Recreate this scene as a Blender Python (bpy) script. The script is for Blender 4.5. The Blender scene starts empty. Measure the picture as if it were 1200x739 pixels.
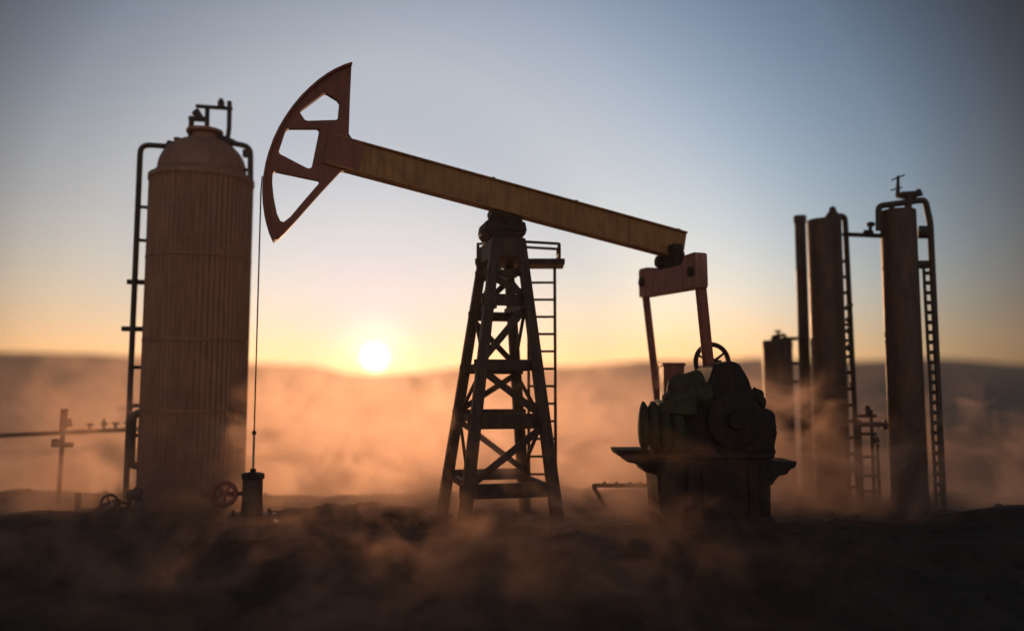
import bpy, bmesh, math, random
from mathutils import Vector, noise
from mathutils.geometry import tessellate_polygon

random.seed(7)
R = math.radians
SC = bpy.context.scene
COL = SC.collection

# ------------------------------------------------------------------ camera
CAM_Z = 3.5
FPX, CX, CY = 950.0, 600.0, 369.5          # focal length and centre in photo pixels
PITCH = math.atan(85.5 / FPX)
cam_d = bpy.data.cameras.new('camera')
cam_d.sensor_width = 36.0
cam_d.lens = FPX / 1200.0 * 36.0
cam_d.clip_start = 0.1
cam_d.clip_end = 6000
cam_d.dof.use_dof = True
cam_d.dof.focus_distance = 20.6
cam_d.dof.aperture_fstop = 0.085
cam = bpy.data.objects.new('camera', cam_d)
cam.location = (0, 0, CAM_Z)
cam.rotation_euler = (R(90) + PITCH, 0, 0)
COL.objects.link(cam)
SC.camera = cam

# ------------------------------------------------------------------ sky, sun, exposure
SUN_EL = R(2.1)
SUN_AZ = R(-9.6)                            # seen from +Y, clockwise positive
SUN_DIR = Vector((math.sin(SUN_AZ) * math.cos(SUN_EL), math.cos(SUN_AZ) * math.cos(SUN_EL), math.sin(SUN_EL)))

world = bpy.data.worlds.new('World')
SC.world = world
world.use_nodes = True
wn, wl = world.node_tree.nodes, world.node_tree.links
wn.clear()


def wmath(op, a, b=None, c=None):
    n = wn.new('ShaderNodeMath')
    n.operation = op
    for i, v in enumerate((a, b, c)):
        if v is None:
            continue
        if isinstance(v, (int, float)):
            n.inputs[i].default_value = v
        else:
            wl.new(v, n.inputs[i])
    return n.outputs[0]


def wdot(vec, d):
    n = wn.new('ShaderNodeVectorMath')
    n.operation = 'DOT_PRODUCT'
    wl.new(vec, n.inputs[0])
    n.inputs[1].default_value = d
    return n.outputs['Value']


sky = wn.new('ShaderNodeTexSky')
sky.sky_type = 'NISHITA'
sky.sun_disc = False
sky.sun_elevation = R(6.0)
sky.sun_rotation = SUN_AZ
sky.altitude = 0
sky.air_density = 1.0
sky.dust_density = 0.5
sky.ozone_density = 1.5
geo = wn.new('ShaderNodeTexCoord')
vec = geo.outputs['Generated']
# sky gain about the view axis: vignette painted outward, fill added behind the camera
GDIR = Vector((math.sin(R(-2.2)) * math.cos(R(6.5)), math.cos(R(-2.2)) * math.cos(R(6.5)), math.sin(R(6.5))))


def wramp(angle, stops):
    n = wn.new('ShaderNodeValToRGB')
    n.color_ramp.interpolation = 'B_SPLINE'
    e = n.color_ramp.elements
    while len(e) < len(stops):
        e.new(0.5)
    for el_, (deg, c) in zip(e, stops):
        el_.position = deg / 180.0
        el_.color = (c[0] / 2, c[1] / 2, c[2] / 2, 1)          # ramp colours stop at 1, so store halves
    wl.new(wmath('DIVIDE', angle, math.pi), n.inputs[0])
    k = wn.new('ShaderNodeVectorMath')
    k.operation = 'SCALE'
    k.inputs['Scale'].default_value = 2.0
    wl.new(n.outputs[0], k.inputs[0])
    return k.outputs[0]


def wmulc(a, b):
    n = wn.new('ShaderNodeVectorMath')
    n.operation = 'MULTIPLY'
    wl.new(a, n.inputs[0])
    wl.new(b, n.inputs[1])
    return n.outputs[0]


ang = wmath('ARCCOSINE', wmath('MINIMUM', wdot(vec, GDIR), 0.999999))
sang = wmath('ARCCOSINE', wmath('MINIMUM', wdot(vec, SUN_DIR), 0.999999))
near_sun = wramp(sang, ((0, (0.42, 0.62, 1.25)), (2.2, (0.26, 0.35, 0.70)), (5, (0.25, 0.33, 0.61)), (10, (0.36, 0.48, 0.72)), (16, (0.50, 0.62, 0.83)), (20, (0.84, 0.91, 1.02)), (27, (1.12, 1.10, 1.17)), (38, (0.90, 1.06, 1.26)), (60, (1.05, 1.0, 1.0))))
g1 = lambda v: (v, v, v)
broad = wramp(ang, ((0, g1(1)), (14, g1(1)), (20, g1(0.94)), (29, g1(0.50)), (32, g1(0.40)), (37, g1(0.08)), (45, g1(0.10)), (70, g1(0.4)), (115, g1(1.15))))  # dims the sky like a vignette, then lifts it behind the camera as fill
bg = wn.new('ShaderNodeBackground')
bg.inputs['Strength'].default_value = 0.15
elev = wmath('ARCSINE', wdot(vec, (0, 0, 1)))
low = wramp(elev, ((0, (1.0, 0.70, 0.64)), (3, (1.0, 0.76, 0.78)), (7, (1.0, 0.94, 0.99)), (12, (1.0, 0.98, 1.0)), (20, (1.0, 1.0, 1.0))))   # thick air low down reddens the sky
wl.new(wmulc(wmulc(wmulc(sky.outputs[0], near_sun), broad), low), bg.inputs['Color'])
disc = wn.new('ShaderNodeMapRange')
disc.interpolation_type = 'SMOOTHERSTEP'
disc.inputs['From Min'].default_value = R(1.25)
disc.inputs['From Max'].default_value = R(0.2)
disc.inputs['To Min'].default_value = 0.0
disc.inputs['To Max'].default_value = 6.0
wl.new(sang, disc.inputs['Value'])
bg3 = wn.new('ShaderNodeBackground')
bg3.inputs['Color'].default_value = (1.0, 0.82, 0.55, 1)
wl.new(disc.outputs[0], bg3.inputs['Strength'])
add2 = wn.new('ShaderNodeAddShader')
wl.new(bg.outputs[0], add2.inputs[0])
wl.new(bg3.outputs[0], add2.inputs[1])
wo = wn.new('ShaderNodeOutputWorld')
wl.new(add2.outputs[0], wo.inputs['Surface'])

sun_d = bpy.data.lights.new('sun', 'SUN')
sun_d.energy = 3.2
sun_d.color = (1.0, 0.55, 0.26)
sun_d.angle = R(0.5)
sun = bpy.data.objects.new('sun', sun_d)
sun.rotation_euler = SUN_DIR.to_track_quat('Z', 'Y').to_euler()
COL.objects.link(sun)

SC.view_settings.view_transform = 'Standard'
SC.view_settings.look = 'None'
SC.view_settings.gamma = 1.0
SC.view_settings.exposure = 0.0
SC.render.engine = 'CYCLES'
SC.cycles.use_denoising = True
SC.cycles.use_adaptive_sampling = True
SC.cycles.adaptive_threshold = 0.02
SC.cycles.max_bounces = 6
SC.cycles.diffuse_bounces = 2
SC.cycles.glossy_bounces = 2
SC.cycles.volume_bounces = 1
SC.cycles.volume_max_steps = 256
SC.cycles.sample_clamp_indirect = 4.0


# ------------------------------------------------------------------ measuring helpers
def ray(px, py):
    x = (px - CX) / FPX
    z = (CY - py) / FPX
    return Vector((x, math.cos(PITCH) - z * math.sin(PITCH), math.sin(PITCH) + z * math.cos(PITCH)))


def P(px, py, Y):
    d = ray(px, py)
    d = d * (Y / d.y)
    return Vector((d.x, Y, CAM_Z + d.z))


def G(px, py, z=0.0):
    d = ray(px, py)
    t = (z - CAM_Z) / d.z
    return Vector((d.x * t, d.y * t, z))


def proj(p):
    x, y, z = p[0], p[1], p[2] - CAM_Z
    dep = y * math.cos(PITCH) + z * math.sin(PITCH)
    up = -y * math.sin(PITCH) + z * math.cos(PITCH)
    return CX + FPX * x / dep, CY - FPX * up / dep


def Zof(py, Y):
    return P(600, py, Y).z


# ------------------------------------------------------------------ materials
def new_mat(name):
    m = bpy.data.materials.new(name)
    m.use_nodes = True
    m.node_tree.nodes.clear()
    return m, m.node_tree.nodes, m.node_tree.links


def metal(name, base, dark, rust=(0.11, 0.042, 0.018), rust_amt=0.45, rough=0.55, metallic=0.25, scale=2.5, bump=0.25):
    m, n, l = new_mat(name)
    out = n.new('ShaderNodeOutputMaterial')
    b = n.new('ShaderNodeBsdfPrincipled')
    l.new(b.outputs[0], out.inputs['Surface'])
    tc = n.new('ShaderNodeTexCoord')
    n1 = n.new('ShaderNodeTexNoise')
    n1.inputs['Scale'].default_value = scale
    n1.inputs['Detail'].default_value = 8
    n1.inputs['Roughness'].default_value = 0.65
    l.new(tc.outputs['Object'], n1.inputs['Vector'])
    mp = n.new('ShaderNodeMapping')
    mp.inputs['Scale'].default_value = (6, 6, 0.7)      # streaks running down
    l.new(tc.outputs['Object'], mp.inputs['Vector'])
    n2 = n.new('ShaderNodeTexNoise')
    n2.inputs['Scale'].default_value = 1.3
    n2.inputs['Detail'].default_value = 6
    l.new(mp.outputs[0], n2.inputs['Vector'])
    r1 = n.new('ShaderNodeValToRGB')
    r1.color_ramp.elements[0].position = 0.35
    r1.color_ramp.elements[1].position = 0.7
    r1.color_ramp.elements[0].color = (*dark, 1)
    r1.color_ramp.elements[1].color = (*base, 1)
    l.new(n1.outputs['Fac'], r1.inputs[0])
    r2 = n.new('ShaderNodeValToRGB')
    r2.color_ramp.elements[0].position = 0.48
    r2.color_ramp.elements[1].position = 0.62
    r2.color_ramp.elements[0].color = (0, 0, 0, 1)
    r2.color_ramp.elements[1].color = (rust_amt,) * 3 + (1,)
    l.new(n2.outputs['Fac'], r2.inputs[0])
    mx = n.new('ShaderNodeMixRGB')
    l.new(r2.outputs[0], mx.inputs[0])
    l.new(r1.outputs[0], mx.inputs[1])
    mx.inputs[2].default_value = (*rust, 1)
    l.new(mx.outputs[0], b.inputs['Base Color'])
    rr = n.new('ShaderNodeMapRange')
    rr.inputs['To Min'].default_value = rough - 0.15
    rr.inputs['To Max'].default_value = min(1, rough + 0.25)
    l.new(n1.outputs['Fac'], rr.inputs['Value'])
    l.new(rr.outputs[0], b.inputs['Roughness'])
    b.inputs['Metallic'].default_value = metallic
    b.inputs['Specular IOR Level'].default_value = 0.25
    bp = n.new('ShaderNodeBump')
    bp.inputs['Strength'].default_value = bump
    bp.inputs['Distance'].default_value = 0.02
    l.new(n1.outputs['Fac'], bp.inputs['Height'])
    l.new(bp.outputs[0], b.inputs['Normal'])
    return m


M = {}
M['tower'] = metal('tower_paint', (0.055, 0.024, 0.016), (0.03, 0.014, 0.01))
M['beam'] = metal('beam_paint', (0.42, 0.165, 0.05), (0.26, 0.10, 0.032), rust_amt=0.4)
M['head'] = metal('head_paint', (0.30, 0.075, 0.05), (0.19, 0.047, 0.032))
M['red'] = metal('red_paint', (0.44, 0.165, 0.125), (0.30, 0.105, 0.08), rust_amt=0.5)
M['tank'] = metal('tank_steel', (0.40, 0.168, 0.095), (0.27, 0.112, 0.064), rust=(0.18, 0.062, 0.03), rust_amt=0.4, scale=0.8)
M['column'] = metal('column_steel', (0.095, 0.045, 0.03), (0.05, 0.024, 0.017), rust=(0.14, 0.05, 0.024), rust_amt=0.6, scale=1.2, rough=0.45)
M['pipe'] = metal('pipe_steel', (0.06, 0.04, 0.034), (0.033, 0.024, 0.02))
M['green'] = metal('green_paint', (0.062, 0.054, 0.02), (0.018, 0.015, 0.008), rust_amt=0.35, rough=0.7, bump=0.6)
M['iron'] = metal('black_iron', (0.026, 0.015, 0.013), (0.013, 0.008, 0.007), rust=(0.05, 0.018, 0.01), rough=0.7)
M['steel'] = metal('bare_steel', (0.35, 0.32, 0.30), (0.2, 0.17, 0.15), rust_amt=0.3, rough=0.35, metallic=0.8)
M['dull'] = metal('dull_steel', (0.14, 0.11, 0.10), (0.08, 0.06, 0.055), rough=0.5, metallic=0.6)
M['concrete'] = metal('concrete', (0.03, 0.018, 0.014), (0.016, 0.010, 0.008), rust=(0.03, 0.014, 0.010), rust_amt=0.6, rough=0.9, metallic=0, bump=0.5)
M['wood'] = metal('old_timber', (0.14, 0.09, 0.06), (0.07, 0.045, 0.032), rust=(0.05, 0.03, 0.02), rough=0.85, metallic=0, bump=0.5)


# ------------------------------------------------------------------ mesh helpers
class MB:
    def __init__(self):
        self.bm = bmesh.new()

    def quadbox(self, c8):
        v = [self.bm.verts.new(c) for c in c8]
        for f in ((0, 3, 2, 1), (4, 5, 6, 7), (0, 1, 5, 4), (1, 2, 6, 5), (2, 3, 7, 6), (3, 0, 4, 7)):
            self.bm.faces.new([v[i] for i in f])
        return self

    def bar(self, p0, p1, w, d, side=None, w1=None, d1=None):
        """box beam from p0 to p1, w along 'side', d across it"""
        p0, p1 = Vector(p0), Vector(p1)
        ax = (p1 - p0).normalized()
        s = Vector(side) if side is not None else Vector((1, 0, 0))
        s = s - ax * s.dot(ax)
        if s.length < 1e-4:
            s = Vector((0, 1, 0)) - ax * ax.y
        s.normalize()
        u = ax.cross(s)
        w1 = w if w1 is None else w1
        d1 = d if d1 is None else d1
        c = []
        for p, ww, dd in ((p0, w, d), (p1, w1, d1)):
            for a, b in ((-1, -1), (1, -1), (1, 1), (-1, 1)):
                c.append(p + s * (a * ww / 2) + u * (b * dd / 2))
        return self.quadbox(c)

    def tube(self, pts, r, seg=12, caps=True):
        pts = [Vector(p) for p in pts]
        rs = r if isinstance(r, (list, tuple)) else [r] * len(pts)
        rings = []
        prev = None
        for i, p in enumerate(pts):
            if i == 0:
                t = pts[1] - p
            elif i == len(pts) - 1:
                t = p - pts[i - 1]
            else:
                t = (pts[i + 1] - p).normalized() + (p - pts[i - 1]).normalized()
            t.normalize()
            if prev is None:
                h = Vector((0, 0, 1)) if abs(t.z) < 0.9 else Vector((1, 0, 0))
                a = t.cross(h).normalized()
            else:
                a = (prev - t * prev.dot(t)).normalized()
            prev = a
            b = t.cross(a)
            k = 1.0
            if 0 < i < len(pts) - 1:
                cs = (pts[i + 1] - p).normalized().dot((p - pts[i - 1]).normalized())
                k = 1 / max(0.5, math.sqrt((1 + cs) / 2))
            rings.append([self.bm.verts.new(p + (a * math.cos(2 * math.pi * j / seg) + b * math.sin(2 * math.pi * j / seg)) * rs[i] * (k if False else 1)) for j in range(seg)])
        for i in range(len(rings) - 1):
            for j in range(seg):
                self.bm.faces.new((rings[i][j], rings[i][(j + 1) % seg], rings[i + 1][(j + 1) % seg], rings[i + 1][j]))
        if caps:
            self.bm.faces.new(rings[0][::-1])
            self.bm.faces.new(rings[-1])
        return self

    def bend(self, pts, r, rad=0.2, seg=12):
        """tube through corner points with rounded elbows"""
        pts = [Vector(p) for p in pts]
        out = [pts[0]]
        for i in range(1, len(pts) - 1):
            a, b, c = pts[i - 1], pts[i], pts[i + 1]
            k = min(rad, (a - b).length * 0.45, (c - b).length * 0.45)
            p, q = b + (a - b).normalized() * k, b + (c - b).normalized() * k
            for t in (0, 0.25, 0.5, 0.75, 1):
                out.append(p * (1 - t) ** 2 + b * 2 * t * (1 - t) + q * t * t)
        out.append(pts[-1])
        return self.tube(out, r, seg)

    def lathe(self, prof, c=(0, 0, 0), seg=40, flute=0, fdepth=0.0, fz=(0, 0), axis='z', frame=None):
        """prof: (radius, height) pairs; optional vertical flutes between heights fz"""
        c = Vector(c)
        if frame is None:
            ex, ey, ez = Vector((1, 0, 0)), Vector((0, 1, 0)), Vector((0, 0, 1))
        else:
            ex, ey, ez = frame
        rings = []
        for r, h in prof:
            ring = []
            for j in range(seg):
                a = 2 * math.pi * j / seg
                rr = r
                if flute and fz[0] <= h <= fz[1]:
                    rr = r - fdepth * (0.5 - 0.5 * math.cos(flute * a))
                ring.append(self.bm.verts.new(c + ex * (rr * math.cos(a)) + ey * (rr * math.sin(a)) + ez * h))
            rings.append(ring)
        for i in range(len(rings) - 1):
            for j in range(seg):
                self.bm.faces.new((rings[i][j], rings[i][(j + 1) % seg], rings[i + 1][(j + 1) % seg], rings[i + 1][j]))
        self.bm.faces.new(rings[0][::-1])
        self.bm.faces.new(rings[-1])
        return self

    def torus(self, c, n, R0, r, seg=36, sec=10):
        c, n = Vector(c), Vector(n).normalized()
        a = n.cross(Vector((0, 0, 1)) if abs(n.z) < 0.9 else Vector((1, 0, 0))).normalized()
        b = n.cross(a)
        rings = []
        for i in range(seg):
            t = 2 * math.pi * i / seg
            d = a * math.cos(t) + b * math.sin(t)
            rings.append([self.bm.verts.new(c + d * (R0 + r * math.cos(2 * math.pi * j / sec)) + n * (r * math.sin(2 * math.pi * j / sec))) for j in range(sec)])
        for i in range(seg):
            for j in range(sec):
                k = (i + 1) % seg
                self.bm.faces.new((rings[i][j], rings[k][j], rings[k][(j + 1) % sec], rings[i][(j + 1) % sec]))
        return self

    def prism(self, loops, th, to3d, n):
        """flat plate: loops[0] outline, further loops holes; 2-D points mapped by to3d, thickness th along n"""
        n = Vector(n).normalized() * (th / 2)
        flat = [p for lp in loops for p in lp]
        tris = tessellate_polygon([[Vector((p[0], p[1], 0)) for p in lp] for lp in loops])
        A = [self.bm.verts.new(to3d(*p) + n) for p in flat]
        Bv = [self.bm.verts.new(to3d(*p) - n) for p in flat]
        for t in tris:
            try:
                self.bm.faces.new([A[i] for i in t])
                self.bm.faces.new([Bv[i] for i in reversed(t)])
            except ValueError:
                pass
        o = 0
        for lp in loops:
            k = len(lp)
            for i in range(k):
                j = (i + 1) % k
                self.bm.faces.new((A[o + i], A[o + j], Bv[o + j], Bv[o + i]))
            o += k
        return self

    def blob(self, c, r, seed=0, amp=0.15, fr=1.6, sub=3):
        """a cast lump: a lobed, slightly irregular ellipsoid"""
        res = bmesh.ops.create_icosphere(self.bm, subdivisions=sub, radius=1.0)
        for v in res['verts']:
            d = v.co.normalized()
            k = 1 + amp * noise.noise(d * fr + Vector((seed, seed * 2.3, 0)))
            v.co = Vector(c) + Vector((d.x * r[0], d.y * r[1], d.z * r[2])) * k
        return self

    def build(self, name, mat, parent=None, bevel=0.0, smooth=True):
        bmesh.ops.recalc_face_normals(self.bm, faces=self.bm.faces)
        me = bpy.data.meshes.new(name)
        self.bm.to_mesh(me)
        self.bm.free()
        me.materials.append(mat)
        if smooth:
            for p in me.polygons:
                p.use_smooth = True
            me.set_sharp_from_angle(angle=R(38))
        o = bpy.data.objects.new(name, me)
        COL.objects.link(o)
        if parent is not None:
            o.parent = parent
            root = parent
            off = Vector((0, 0, 0))
            while root is not None:
                off += root.location
                root = root.parent
            if off.length > 0:
                me.transform(__import__('mathutils').Matrix.Translation(-off))
        if bevel:
            md = o.modifiers.new('bevel', 'BEVEL')
            md.width = bevel
            md.segments = 2
            md.limit_method = 'ANGLE'
            md.angle_limit = R(40)
        return o


def thing(name, label, cat, loc, group=None):
    o = bpy.data.objects.new(name, None)
    o.empty_display_size = 0.5
    o.location = loc
    COL.objects.link(o)
    o['label'] = label
    o['category'] = cat
    if group:
        o['group'] = group
    return o


def tag(o, label, cat, group=None):
    o['label'] = label
    o['category'] = cat
    if group:
        o['group'] = group
    return o


def lerp(a, b, t):
    return a + (b - a) * t


def sstep(a, b, x):
    t = max(0.0, min(1.0, (x - a) / (b - a)))
    return t * t * (3 - 2 * t)


# ------------------------------------------------------------------ ground
def fbm(x, y, o=5):
    return noise.fractal(Vector((x, y, 3.7)), 1.0, 2.0, o)


mound_c = [G(345, 612), G(400, 606), G(455, 602)]
mound_e = G(1190, 612)
mound_w = G(30, 610)


def height(x, y):
    r = math.hypot(x, y)
    z = 0.10 * fbm(x * 0.35, y * 0.35) + 0.05 * fbm(x * 1.3 + 9, y * 1.3)
    front = 18.9 + 0.5 * fbm(x * 0.3, 5.1) - 0.012 * abs(x)
    if y < front:
        k = front - y
        z -= 0.30 * sstep(0, 0.9, k) + 0.10 * k
        z += 0.16 * fbm(x * 0.8 + 4, y * 0.8, 6) * sstep(0, 1.5, k)
    else:
        z += 0.0
    for xc in (2.6, 4.4):
        q = x - xc - 0.05 * (y - 22) - 0.25 * math.sin(y * 0.3)
        z -= 0.07 * math.exp(-(q / 0.22) ** 2) * sstep(18, 20, y)
    edge = 29.0 + 2.0 * fbm(x * 0.08, 1.3) + 0.6 * fbm(x * 0.5, 2.1)
    if y > edge:
        z -= 6.0 * sstep(0, 26, y - edge) + 0.7 * sstep(0, 1.2, y - edge)
        z += 1.3 * fbm(x * 0.03, y * 0.03) * sstep(0, 30, y - edge)
    for c in mound_c:
        d = math.hypot((x - c.x) / 1.2, (y - c.y) / 0.8)
        z += 0.24 * math.exp(-d * d) * (1 + 0.5 * fbm(x * 2, y * 2))
    d = math.hypot((x - mound_e.x) / 1.3, (y - mound_e.y) / 1.0)
    z += 0.45 * math.exp(-d * d)
    d = math.hypot((x - mound_w.x) / 2.6, (y - mound_w.y) / 1.0)
    z += 0.22 * math.exp(-d * d)
    if y > 15:
        # flat footing round the plant
        k = 1 - sstep(1.3, 2.8, math.hypot((x + 0.3) / 1.4, (y - 20.8) / 1.8))
        z = lerp(z, -0.06 + 0.25 * z, 0.9 * k) if y > 18.4 else z - 0.12 * k
    return z


def polar(name, radii, angs, hf, mat, close):
    bm = bmesh.new()
    rows = []
    for r in radii:
        rows.append([bm.verts.new((r * math.sin(a), r * math.cos(a), hf(r * math.sin(a), r * math.cos(a), a, r))) for a in angs])
    n = len(angs)
    for i in range(len(rows) - 1):
        for j in range(n if close else n - 1):
            bm.faces.new((rows[i][j], rows[i][(j + 1) % n], rows[i + 1][(j + 1) % n], rows[i + 1][j]))
    bmesh.ops.recalc_face_normals(bm, faces=bm.faces)
    me = bpy.data.meshes.new(name)
    bm.to_mesh(me)
    bm.free()
    if me.polygons[0].normal.z < 0:
        me.flip_normals()
    for p in me.polygons:
        p.use_smooth = True
    me.materials.append(mat)
    o = bpy.data.objects.new(name, me)
    COL.objects.link(o)
    o['kind'] = 'structure'
    return o


def earth(name, c1, c2, c3, sc=0.5):
    m, n, l = new_mat(name)
    out = n.new('ShaderNodeOutputMaterial')
    b = n.new('ShaderNodeBsdfPrincipled')
    b.inputs['Roughness'].default_value = 0.92
    b.inputs['Specular IOR Level'].default_value = 0.25
    l.new(b.outputs[0], out.inputs['Surface'])
    g = n.new('ShaderNodeNewGeometry')
    n1 = n.new('ShaderNodeTexNoise')
    n1.inputs['Scale'].default_value = sc
    n1.inputs['Detail'].default_value = 12
    n1.inputs['Roughness'].default_value = 0.7
    l.new(g.outputs['Position'], n1.inputs['Vector'])
    r1 = n.new('ShaderNodeValToRGB')
    e = r1.color_ramp.elements
    e[0].position, e[0].color = 0.3, (*c1, 1)
    e[1].position, e[1].color = 0.7, (*c3, 1)
    k = e.new(0.5)
    k.color = (*c2, 1)
    l.new(n1.outputs['Fac'], r1.inputs[0])
    l.new(r1.outputs[0], b.inputs['Base Color'])
    n2 = n.new('ShaderNodeTexNoise')
    n2.inputs['Scale'].default_value = sc * 9
    n2.inputs['Detail'].default_value = 8
    l.new(g.outputs['Position'], n2.inputs['Vector'])
    bp = n.new('ShaderNodeBump')
    bp.inputs['Strength'].default_value = 0.8
    bp.inputs['Distance'].default_value = 0.12
    l.new(n2.outputs['Fac'], bp.inputs['Height'])
    l.new(bp.outputs[0], b.inputs['Normal'])
    return m


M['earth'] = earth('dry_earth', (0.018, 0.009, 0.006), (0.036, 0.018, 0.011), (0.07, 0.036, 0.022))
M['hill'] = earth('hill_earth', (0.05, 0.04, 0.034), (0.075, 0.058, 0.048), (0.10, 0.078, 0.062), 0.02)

angs = [R(-46 + 0.3 * i) for i in range(int(92 / 0.3) + 1)]
angs += [R(46 + 6 + 8.2 * i) for i in range(32)]
radii = [2.0]
while radii[-1] < 1600:
    r = radii[-1]
    radii.append(r + (0.12 if 11 < r < 27 else max(0.25, r * 0.035)))
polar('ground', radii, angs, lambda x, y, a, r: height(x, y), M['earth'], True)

ridge_px = [(-300, 405), (0, 412), (100, 415), (200, 420), (300, 427), (365, 428), (385, 432), (405, 437), (440, 439), (490, 438),
            (530, 432), (600, 429), (650, 431), (690, 429), (750, 423), (800, 424), (885, 421), (940, 424), (1010, 423), (1100, 421), (1200, 427), (1500, 424)]
ridge = []
for px, py in ridge_px:
    d = ray(px, py)
    ridge.append((math.atan2(d.x, d.y), d.z / math.hypot(d.x, d.y)))


def ridge_tan(a):
    if a <= ridge[0][0]:
        return ridge[0][1]
    for (a0, t0), (a1, t1) in zip(ridge, ridge[1:]):
        if a <= a1:
            return lerp(t0, t1, (a - a0) / (a1 - a0))
    return ridge[-1][1]


def hill_h(x, y, a, r):
    RR = 520 + 60 * math.sin(a * 3.1 + 0.7)
    top = CAM_Z + RR * ridge_tan(a) + 0.8 * fbm(x * 0.02, y * 0.02)
    k = sstep(170, RR, r)
    fold = 2.2 * fbm(x * 0.012, y * 0.012) * k * (1 - sstep(RR * 0.8, RR, r))
    if r > RR:
        return top - (r - RR) * 0.05
    return lerp(-9.0, top, k ** 1.4) + fold


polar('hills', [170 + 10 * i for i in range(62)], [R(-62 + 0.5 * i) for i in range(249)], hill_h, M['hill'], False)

# ------------------------------------------------------------------ pump jack
YAW_T = R(14)
YAW_B = R(18.5)
tx = Vector((math.cos(YAW_T), math.sin(YAW_T), 0))
ty = Vector((-math.sin(YAW_T), math.cos(YAW_T), 0))
bx_ = Vector((math.cos(YAW_B), math.sin(YAW_B), 0))
by_ = Vector((-math.sin(YAW_B), math.cos(YAW_B), 0))
UP = Vector((0, 0, 1))
TC = Vector((-0.40, 21.5, 0))
TT = Vector((-0.27, 21.5, Zof(288, 21.4)))
pj = thing('pump_jack', 'tall oil pump jack, slanting olive beam and dark red horsehead on a lattice tower', 'pump jack', TC)

FEET, TOPS = {}, {}
for sx in (-1, 1):
    for sy in (-1, 1):
        FEET[sx, sy] = TC + tx * (1.21 * sx) + ty * (1.62 * sy) + UP * -0.12
        TOPS[sx, sy] = TT + tx * (0.335 * sx) + ty * (0.72 * sy)


def leg_at(k, t):
    return FEET[k] + (TOPS[k] - FEET[k]) * t


def leg_t(k, py):
    lo, hi = 0.0, 1.0
    for _ in range(40):
        m = (lo + hi) / 2
        if proj(leg_at(k, m))[1] > py:
            lo = m
        else:
            hi = m
    return lo


for k in FEET:
    o = MB().bar(FEET[k], TOPS[k], 0.30, 0.26, tx, 0.24, 0.22)
    o.bar(FEET[k] + UP * 0.1, FEET[k] + UP * 0.2, 0.62, 0.62, tx)
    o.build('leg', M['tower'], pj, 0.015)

front_y = [577, 494, 427, 350, 318]
rear_y = [556, 486, 433, 371, 322]


def crossbar(ka, kb, t, h, proud):
    a, b = leg_at(ka, t), leg_at(kb, t)
    ax = (b - a).normalized()
    nrm = UP.cross(ax).normalized() * proud
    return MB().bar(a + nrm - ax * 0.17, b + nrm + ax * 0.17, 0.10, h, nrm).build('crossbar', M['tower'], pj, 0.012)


def brace(ka, kb, ta, tb, w, proud):
    a, b = leg_at(ka, ta), leg_at(kb, tb)
    n = UP.cross((leg_at(kb, ta) - leg_at(ka, ta)).normalized()) * proud
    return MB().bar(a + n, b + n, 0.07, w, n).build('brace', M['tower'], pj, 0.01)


FL, FR, RL, RR_ = (-1, -1), (1, -1), (-1, 1), (1, 1)
tf = [leg_t(FL, y) for y in front_y]
tr = [leg_t(RL, y) for y in rear_y]
hs = [0.36, 0.38, 0.28, 0.30, 0.16]
for t, h in zip(tf, hs):
    crossbar(FL, FR, t, h, 0.14)
for t, h in zip(tr, hs):
    crossbar(RL, RR_, t, h * 0.85, -0.14)
for i, (t, u) in enumerate(zip(tf, tr)):
    m = (t + u) / 2
    crossbar(FL, RL, m, 0.2, -0.13)
    crossbar(FR, RR_, m, 0.2, 0.13)
for i in range(4):
    if i % 2 == 0:
        brace(FL, FR, tf[i] + 0.015, tf[i + 1] - 0.015, 0.18, 0.06)
        brace(RL, RR_, tr[i + 1] - 0.015, tr[i] + 0.015, 0.16, -0.06)
        brace(FL, RL, tf[i], tr[i + 1], 0.1, -0.05)
        brace(FR, RR_, tf[i + 1], tr[i], 0.1, 0.05)
    else:
        brace(FL, FR, tf[i + 1] - 0.015, tf[i] + 0.015, 0.18, 0.06)
        brace(RL, RR_, tr[i] + 0.015, tr[i + 1] - 0.015, 0.16, -0.06)
        brace(FL, RL, tf[i + 1], tr[i], 0.1, -0.05)
        brace(FR, RR_, tf[i], tr[i + 1], 0.1, 0.05)

# cap of the tower: gusset box, saddle block
zt = TT.z
MB().quadbox([TT + tx * (sx * w) + ty * (sy * d) + UP * h for h, w, d in ((-0.42, 0.46, 0.86), (0.10, 0.44, 0.84)) for sx, sy in ((-1, -1), (1, -1), (1, 1), (-1, 1))]).build('top_plate', M['tower'], pj, 0.03)

# beam plane
PV = P(598, 232, 21.35)


def beam_sz(px, py):
    d = ray(px, py)
    C0 = Vector((0, 0, CAM_Z))
    t = (PV - C0).dot(by_) / d.dot(by_)
    q = C0 + d * t
    return (q - PV).dot(bx_), q.z - PV.z


def beam_pt(s, z, n=0.0):
    return PV + bx_ * s + UP * z + by_ * n


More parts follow.
